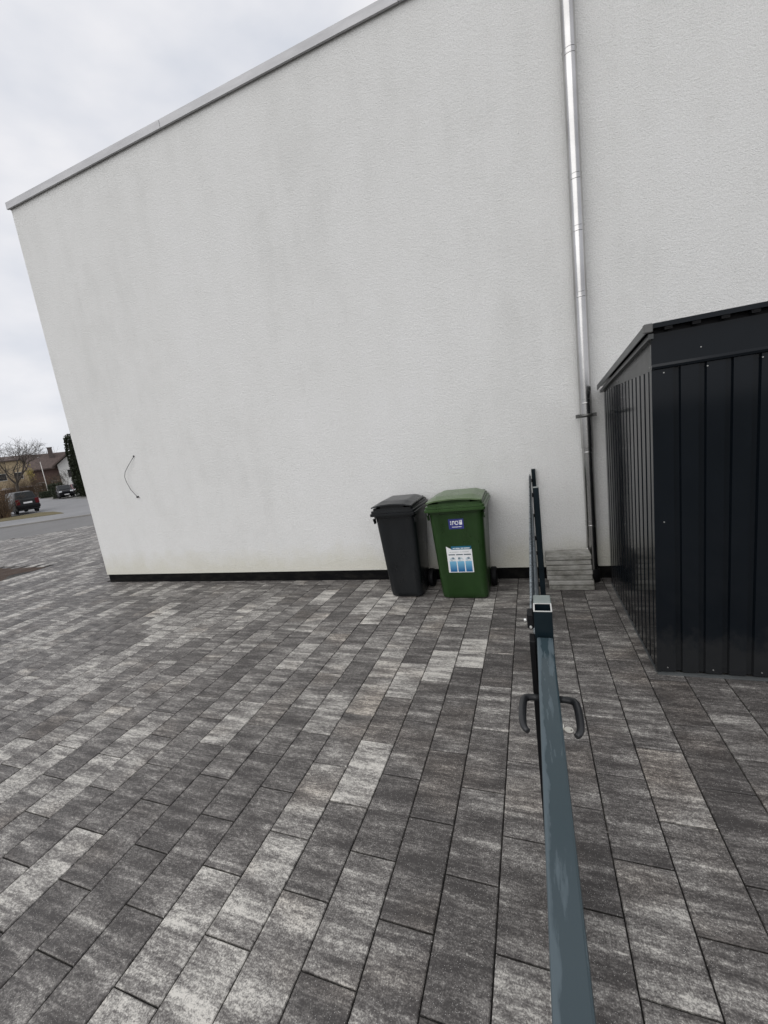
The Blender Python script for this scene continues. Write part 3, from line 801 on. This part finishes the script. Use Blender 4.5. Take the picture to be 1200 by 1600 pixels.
# ------------------------------------------------------------------ background beyond the road
BARK = simple('bark', (0.055, 0.045, 0.036), 0.9, var=0.4); TWIG = simple('brown_twigs', (0.10, 0.068, 0.042), 0.9, var=0.5, scale=3)
THUJA = m_leaf('thuja_green', (0.006, 0.010, 0.004), (0.022, 0.030, 0.010)); HEDGE = m_leaf('hedge_green', (0.012, 0.018, 0.009), (0.035, 0.045, 0.022))
DRY = m_leaf('dry_leaves', (0.10, 0.06, 0.03), (0.26, 0.17, 0.09)); YEL = m_leaf('yellow_leaves', (0.25, 0.20, 0.05), (0.45, 0.38, 0.12))
TILE = simple('brown_roof_tiles', (0.085, 0.062, 0.055), 0.85, var=0.3, scale=3); CREAM = simple('cream_render', (0.40, 0.32, 0.205), 0.9); WHITEW = simple('white_render', (0.62, 0.62, 0.60), 0.9)
GLASS = simple('dark_glass', (0.010, 0.012, 0.013), 0.15, spec=0.3); TIMBER = simple('brown_timber', (0.085, 0.052, 0.045), 0.85, var=0.3)
ROTZ = math.atan2(RT.y, RT.x)                    # local x = across the street, local y = away from the camera
def branch(mb, p, d, L, r, lvl, rnd, spread=0.55):
    n = 4; pts = [p]; q = p.copy(); dd = d.copy()
    for i in range(n):
        dd = (dd + Vector((rnd.gauss(0, 0.13), rnd.gauss(0, 0.13), rnd.gauss(0.03, 0.08)))).normalized()
        q = q + dd * (L / n); pts.append(q.copy())
    mb.tube(pts, [r * (1 - 0.5 * i / n) for i in range(n + 1)], 5 if lvl < 2 else 3, False)
    if lvl >= 5: return
    k = rnd.choice((2, 3, 3)) if lvl < 4 else 3
    for i in range(k + (1 if lvl > 1 else 0)):
        b = pts[-1] if i < 2 else pts[rnd.choice((2, 3))]
        a = (dd + Vector((rnd.gauss(0, spread), rnd.gauss(0, spread), rnd.gauss(0.1, spread * 0.7)))).normalized()
        branch(mb, b, a, L * rnd.uniform(0.62, 0.85), max(0.008, r * rnd.uniform(0.42, 0.6)), lvl + 1, rnd, spread)
def bare_tree(label, s, t, H, r, seed, lean=(0, 0), group='bare trees across the road', z0=0, tr=0.3):
    rnd = random.Random(seed)
    o = thing('bare_tree', label, 'tree', st(s, t, z0), ROTZ, group)
    top = Vector((lean[0], lean[1], H * tr))
    MB().tube([(0, 0, -0.1), tuple(top * 0.5 + Vector((0.04, 0, 0))), tuple(top)], [r, r * 0.85, r * 0.7], 7, False).build('trunk', BARK, o)
    cb = MB()
    for i in range(5):
        a = i * 1.256 + rnd.random()
        branch(cb, top * rnd.uniform(0.85, 1.0), Vector((math.cos(a) * 0.7, math.sin(a) * 0.7, rnd.uniform(0.6, 1.2))).normalized(), H * 0.25, r * 0.5, 1, rnd)
    cb.build('crown', BARK, o, fix=False)
    return o
def leaf_cloud(mb, fn, count, size, rnd):
    for i in range(count):
        p = fn(rnd)
        a = Vector((rnd.gauss(0, 1), rnd.gauss(0, 1), rnd.gauss(0, 1))).normalized(); b = a.orthogonal().normalized()
        c = a.cross(b); s_ = size * rnd.uniform(0.6, 1.4)
        mb.add([p - b * s_, p + c * s_ * 0.6, p + b * s_, p - c * s_ * 0.6], [(0, 1, 2, 3)])
def hedge_block(name, label, s, t, wx, wy, hh, m, count, size, seed, cat='hedge', group=None):
    rnd = random.Random(seed)
    o = thing(name, label, cat, st(s, t), ROTZ, group)
    def f(r):
        while True:
            p = Vector((r.uniform(-1, 1), r.uniform(-1, 1), r.uniform(0, 1)))
            q = max(abs(p.x), abs(p.y), p.z)
            if q > 0.62:
                nn = 1 + 0.22 * noise.noise(Vector((p.x * 3 + seed, p.y * 3, p.z * 4)))
                return Vector((p.x * wx / 2 * nn, p.y * wy / 2 * nn, p.z * hh * nn))
    mb = MB(); leaf_cloud(mb, f, count, size, rnd)
    mb.build('foliage', m, o, fix=False)
    MB().bbox(-wx * 0.36, wx * 0.36, -wy * 0.36, wy * 0.36, 0, hh * 0.75, 0.1).build('inner_growth', m, o)
    return o
def twig_bush(label, s, t, wx, wy, hh, n, seed, group=None):
    rnd = random.Random(seed)
    o = thing('twiggy_shrub', label, 'shrub', st(s, t), ROTZ, group)
    mb = MB()
    for i in range(n):
        p = Vector((rnd.uniform(-wx / 2, wx / 2), rnd.uniform(-wy / 2, wy / 2), 0))
        d = Vector((rnd.gauss(0, 0.25), rnd.gauss(0, 0.25), 1)).normalized()
        L = hh * rnd.uniform(0.5, 1.0); pts = [p]
        for k in range(3):
            d = (d + Vector((rnd.gauss(0, 0.2), rnd.gauss(0, 0.2), 0))).normalized(); pts.append(pts[-1] + d * L / 3)
        mb.tube(pts, [0.016, 0.013, 0.009, 0.005], 3, False)
        for k in (1, 2, 2, 3):
            q = pts[k]; e = (d + Vector((rnd.gauss(0, 0.7), rnd.gauss(0, 0.7), 0.2))).normalized() * L * 0.28
            mb.tube([q, q + e], [0.009, 0.004], 3, False)
    mb.build('stems', TWIG, o, fix=False)
    lv = MB(); leaf_cloud(lv, lambda r: Vector((r.uniform(-wx / 2, wx / 2), r.uniform(-wy / 2, wy / 2), hh * r.random() ** 1.6)), n * 5, 0.05, rnd)
    lv.build('dry_leaves', DRY, o, fix=False)
    return o
# houses
def gable_house(name, label, s, t, rz, wx, wy, eave, ridge, wallm, roofm, along='x', ov=0.45):
    o = thing(name, label, 'house', st(s, t), ROTZ + rz)
    hx, hy = wx / 2, wy / 2
    if along == 'x': MB().prism([(-hy, 0), (hy, 0), (hy, eave), (0, ridge), (-hy, eave)], 'x', -hx, hx).build('wall', wallm, o)
    else: MB().prism([(-hx, 0), (hx, 0), (hx, eave), (0, ridge), (-hx, eave)], 'y', -hy, hy).build('wall', wallm, o)
    for sg in (-1, 1):
        hh = hy if along == 'x' else hx
        k = (ridge - eave) / hh
        pr = [(0, ridge + 0.05), (sg * (hh + ov), eave - k * ov + 0.05), (sg * (hh + ov), eave - k * ov + 0.30), (0, ridge + 0.32)]
        r_ = MB().prism(pr, along, -(hx if along == 'x' else hy) - ov, (hx if along == 'x' else hy) + ov).build('roof', roofm, o)
    return o
def add_window(o, x, y, z, w, h_):
    f_ = MB().box(x - w / 2 - 0.08, x + w / 2 + 0.08, y - 0.06, y - 0.01, z - 0.08, z + h_ + 0.08).build('window', WHITEW, o)
    MB().box(x - w / 2, x + w / 2, y - 0.075, y - 0.061, z, z + h_).build('pane', GLASS, f_)
yh = gable_house('detached_house', 'cream house with brown roof behind the bare tree', 128, -5.9, 0.0, 9.0, 8.0, 8.3, 9.3, CREAM, TILE, 'x')
for x, z in ((-3.2, 1.0), (-1.0, 1.0), (1.6, 1.0), (-3.2, 4.2), (-1.0, 4.2), (1.8, 4.2)): add_window(yh, x, -4.0, z, 1.3, 1.4)
bh = gable_house('detached_house', 'house with steep dark brown tiled roof, chimney and white gable beside the tall hedge', 112, 1.5, -0.03, 6.6, 8.0, 5.4, 8.15, TIMBER, TILE, 'x', 0.6)
ch = MB().bbox(0.35, 1.15, -1.6, -0.8, 6.5, 9.5, 0.03).build('chimney', simple('chimney_brick', (0.09, 0.075, 0.07), 0.9), bh)
MB().box(0.25, 1.25, -1.7, -0.7, 9.5, 9.6).build('chimney_cap', KERB, ch)
for x in (-2.0, 0.4): add_window(bh, x, -4.5, 1.2, 1.2, 1.3)
wg = thing('gabled_annex', 'white rendered gable wall with dark window beside the tall hedge', 'house', st(104, 4.9), ROTZ - 0.15)
MB().prism([(-2.3, 0), (2.6, 0), (2.6, 6.4), (0.6, 7.9), (-2.3, 5.6)], 'y', 0, 6).build('wall', WHITEW, wg)
MB().prism([(-3.1, 5.15), (0.6, 8.05), (3.2, 6.1), (3.2, 6.35), (0.6, 8.35), (-3.1, 5.42)], 'y', -0.9, 6.3).build('roof', TILE, wg)
add_window(wg, -0.4, 0, 2.9, 1.1, 1.5); add_window(wg, 0.9, 0, 0.7, 1.0, 1.4)
# low brown garage / timber fence row in front of the houses
gar = thing('garage_row', 'low brown garage with pale flat roof edge behind the parked car', 'garage', st(92, -3.4), ROTZ)
MB().box(-4.4, 1.75, 0, 5, 0, 1.95).build('wall', TIMBER, gar)
MB().box(-4.6, 2.9, -0.35, 5.2, 1.951, 2.2).build('roof', simple('pale_roof_edge', (0.35, 0.31, 0.29), 0.8), gar)
MB().box(1.76, 2.2, -0.05, 0.35, 0, 1.95).build('pier', WHITEW, gar)
for i in range(3): MB().box(-4.1 + i * 1.95, -2.4 + i * 1.95, -0.04, -0.005, 0.05, 1.8).build('garage_door', TIMBER, gar)
# vegetation
bare_tree('gnarled bare tree behind the parked estate car', 46, -2.15, 6.3, 0.15, 5, (0.35, 0.0), tr=0.36)
bare_tree('bare tree rising behind the cream house roof', 140, -7.5, 10.5, 0.2, 8)
bare_tree('bare tree behind the brown roof, left of the chimney', 132, 1.0, 11.5, 0.18, 11)
bare_tree('bare tree behind the brown roof, right of the chimney', 130, 4.6, 11.0, 0.18, 14)
bare_tree('low bare tree with thin twigs in front of the white gable', 84, 2.6, 4.6, 0.07, 17, tr=0.2)
bare_tree('bare tree at the left edge beside the hedge', 60, -4.6, 6.2, 0.13, 21)
twig_bush('brown leafless hedge shrub at the left edge of the verge', 36.6, -2.75, 1.1, 2.2, 2.0, 260, 31)
twig_bush('large brown garden shrub in front of the cream house', 88, -2.4, 3.8, 2.0, 3.9, 330, 33)
twig_bush('brown shrub in the garden behind the lamp post', 90, 1.0, 2.6, 2.0, 3.3, 240, 35)
hedge_block('clipped_hedge', 'low clipped dark green hedge at the foot of the lamp post', 80, -0.35, 1.25, 1.6, 0.95, HEDGE, 1500, 0.07, 41)
hedge_block('garden_shrub', 'dark green evergreen shrub between lamp post and white gable', 82, 1.15, 1.9, 1.6, 1.9, HEDGE, 1700, 0.09, 43, 'shrub')
hedge_block('garden_hedge', 'dark low hedge beside the parked black car', 66, 1.15, 1.5, 1.5, 1.05, HEDGE, 1300, 0.07, 45)
yl = thing('golden_shrub', 'yellow leafed shrub in front of the cream house wall', 'shrub', st(100, -1.75), ROTZ)
rnd = random.Random(51); mb = MB()
leaf_cloud(mb, lambda r: Vector((r.gauss(0, 0.35), r.gauss(0, 0.35), 4.4 + r.gauss(0, 0.75))), 420, 0.09, rnd); mb.build('foliage', YEL, yl, fix=False)
mb = MB()
for i in range(12): mb.tube([(0, 0, 0), (rnd.gauss(0, 0.2), rnd.gauss(0, 0.2), 2.4), (rnd.gauss(0, 0.4), rnd.gauss(0, 0.4), 4.6 + rnd.random())], [0.05, 0.03, 0.012], 4, False)
mb.build('stems', BARK, yl, fix=False)
# tall thuja column hedge
th = thing('thuja_hedge', 'tall dark green thuja hedge at the corner of the white house', 'hedge', st(57.5, 3.75), ROTZ)
rnd = random.Random(61)
def thuja_pt(r):
    while True:
        a = r.uniform(0, 2 * math.pi); z = r.random() ** 0.85
        H = 7.0 + 0.55 * noise.noise(Vector((math.cos(a) * 1.2, math.sin(a) * 1.2, 5)))
        rad = (1 - 0.12 * z ** 2.2) * (0.86 + 0.14 * r.random()) * (1 + 0.13 * noise.noise(Vector((math.cos(a) * 2, math.sin(a) * 2, z * 9))))
        if z > 0.96: rad *= 0.4 + 0.6 * r.random()
        return Vector((math.cos(a) * 1.35 * rad, math.sin(a) * 1.1 * rad, 0.05 + z * H))
mb = MB(); leaf_cloud(mb, thuja_pt, 9000, 0.085, rnd); mb.build('foliage', THUJA, th, fix=False)
MB().tube([(0, 0, 0), (0, 0, 3.5), (0, 0, 6.4)], [1.05, 1.0, 0.85], 12).build('inner_growth', THUJA, th)
# street lamp
lamp = thing('street_lamp', 'slim pale street lamp post standing in front of the brown roof', 'lamp', st(84, 0.12), ROTZ)
MB().tube([(0, 0, 0), (0, 0, 2.5), (0, 0, 5.6)], [0.065, 0.055, 0.04], 8).build('post', simple('lamp_post_grey', (0.55, 0.53, 0.50), 0.5), lamp)
MB().tube([(0, 0, 5.601), (-0.02, -0.1, 6.0), (-0.04, -0.3, 6.2)], 0.03, 6).build('arm', simple('lamp_arm', (0.18, 0.16, 0.15), 0.5), lamp)
MB().bbox(-0.16, 0.08, -0.75, -0.3, 6.16, 6.28, 0.04).build('lamp_head', simple('lamp_head_grey', (0.5, 0.48, 0.47), 0.5), lamp)
# cars
RED = simple('tail_light_red', (0.10, 0.004, 0.008), 0.3, spec=0.2); LAMPW = simple('headlight_glass', (0.85, 0.87, 0.9), 0.1); PLATE = simple('number_plate', (0.8, 0.8, 0.8), 0.4, var=0.03); TYRE = simple('tyre', (0.015, 0.015, 0.016), 0.8); RIMM = simple('wheel_rim', (0.3, 0.3, 0.31), 0.35, 0.7)
def make_car(name, label, loc, rz, paint, stations, wheels, R, hw, rear_seen, group=None):
    """stations along the car from the tail (x=0): (x, z sill, z belt, z roof, roof half-width factor)"""
    c = thing(name, label, 'car', loc, rz, group)
    rings = []
    for x, zs, zb, zr_, kr, kw in stations:
        w = hw * kw
        half = [(w * 0.93, zs), (w, zs + (zb - zs) * 0.3), (w, zs + (zb - zs) * 0.75), (w * 0.965, zb), (w * kr, zr_ - 0.04), (w * kr * 0.85, zr_)]
        rings.append([(x, y, z) for y, z in half] + [(x, -y, z) for y, z in reversed(half)])
    MB().loft(rings, (True, True)).build('body', paint, c, auto=True)
    # glass: side windows, rear and front screens, set just proud of the body
    for a, b in zip(range(len(stations) - 1), range(1, len(stations))):
        sa, sb = stations[a], stations[b]
        if min(sa[3] - sa[2], sb[3] - sb[2]) > 0.25:
            for sg in (-1, 1):
                qs = []
                for s_, e in ((sa, 0.06), (sb, -0.06)):
                    for tt in (0.12, 0.86):
                        w = hw * s_[5]
                        qs.append((s_[0] + e, sg * (w * 0.965 + (w * s_[4] - w * 0.965) * tt + 0.008), s_[2] + (s_[3] - 0.04 - s_[2]) * tt))
                MB().add(qs, [(0, 1, 3, 2)]).build('side_window', GLASS, c)
        elif abs(sa[3] - sb[3]) > 0.3:
            lo, hi = (sa, sb) if sa[3] < sb[3] else (sb, sa)
            sg = -0.012 if a == 0 or lo is sa else 0.012
            qs = []
            for tt in (0.1, 0.9):
                x = lo[0] + (hi[0] - lo[0]) * tt; z = lo[3] + (hi[3] - lo[3]) * tt + 0.012; w = hw * (lo[5] * lo[4] * (1 - tt) + hi[5] * hi[4] * tt) * 0.86
                qs += [(x + sg, -w, z), (x + sg, w, z)]
            MB().add(qs, [(0, 1, 3, 2)]).build('windscreen', GLASS, c)
    L = stations[-1][0]
    for x in wheels:
        for sg in (-1, 1):
            wv = [(R * 0.65, 0.0), (R * 0.7, 0.06), (R * 0.95, 0.08), (R, 0.05), (R, -0.08), (R * 0.9, -0.1)]
            wl = link('wheel', None, c); wl.location = (x, sg * (hw - 0.09), R)
            MB().loft([[(r * math.cos(2 * math.pi * k / 20), sg * o, r * math.sin(2 * math.pi * k / 20)) for k in range(20)] for r, o in wv], (False, True)).build('tyre', TYRE, wl, auto=True)
            MB().loft([[(r * math.cos(2 * math.pi * k / 20), sg * o, r * math.sin(2 * math.pi * k / 20)) for k in range(20)] for r, o in ((R * 0.66, 0.01), (R * 0.5, 0.035), (0.05, 0.05))], (False, True)).build('rim', RIMM, wl, auto=True)
    z0 = stations[0][1]; zb = stations[0][2]
    MB().bbox(-0.10, 0.05, -hw * 0.97, hw * 0.97, z0 + 0.06, z0 + 0.28, 0.04).build('rear_bumper', BLACK, c)
    MB().bbox(L - 0.05, L + 0.09, -hw * 0.9, hw * 0.9, z0 + 0.02, z0 + 0.25, 0.04).build('front_bumper', BLACK, c)
    for sg in (-1, 1):
        MB().bbox(-0.025, 0.10, sg * hw * 0.80 - 0.11, sg * hw * 0.80 + 0.11, zb - 0.28, zb + 0.08, 0.02).build('tail_light', RED, c)
        MB().bbox(L - 0.10, L + 0.03, sg * hw * 0.68 - 0.15, sg * hw * 0.68 + 0.15, zb - 0.22, zb - 0.06, 0.03).build('headlight', LAMPW, c)
    MB().box(-0.03, -0.012, -0.24, 0.24, zb - 0.22, zb - 0.11).build('number_plate', PLATE, c)
    MB().box(L + 0.092, L + 0.10, -0.24, 0.24, z0 + 0.08, z0 + 0.18).build('number_plate', PLATE, c)
    return c
estate = [(0.0, 0.30, 0.92, 0.96, 0.9, 0.92), (0.06, 0.24, 0.95, 1.02, 0.88, 0.97), (0.38, 0.22, 0.96, 1.50, 0.76, 1.0), (1.3, 0.2, 0.95, 1.55, 0.78, 1.0), (2.4, 0.2, 0.93, 1.53, 0.77, 1.0), (3.25, 0.2, 0.92, 0.98, 0.85, 0.99), (4.0, 0.22, 0.84, 0.88, 0.88, 0.96), (4.25, 0.28, 0.66, 0.70, 0.85, 0.86)]
hd = math.atan2(FW.y, FW.x)
make_car('parked_car', 'dark grey estate car parked on the side street, seen from behind', st(37.3, -1.18), hd + 0.26, simple('dark_grey_car_paint', (0.022, 0.024, 0.025), 0.3, spec=0.25), estate, (0.8, 3.4), 0.30, 0.66, True)
make_car('parked_car', 'black car facing the street beside the tall thuja hedge', st(66.0, 1.5), hd + math.pi + 0.05, simple('black_car_paint', (0.003, 0.0035, 0.006), 0.2, spec=0.1), estate, (0.8, 3.4), 0.31, 0.80, False)
make_car('parked_car', 'dark red car half hidden behind the black car', st(68.5, 3.0), hd + math.pi + 0.05, simple('dark_red_car_paint', (0.10, 0.012, 0.018), 0.2), estate, (0.8, 3.4), 0.31, 0.80, False)
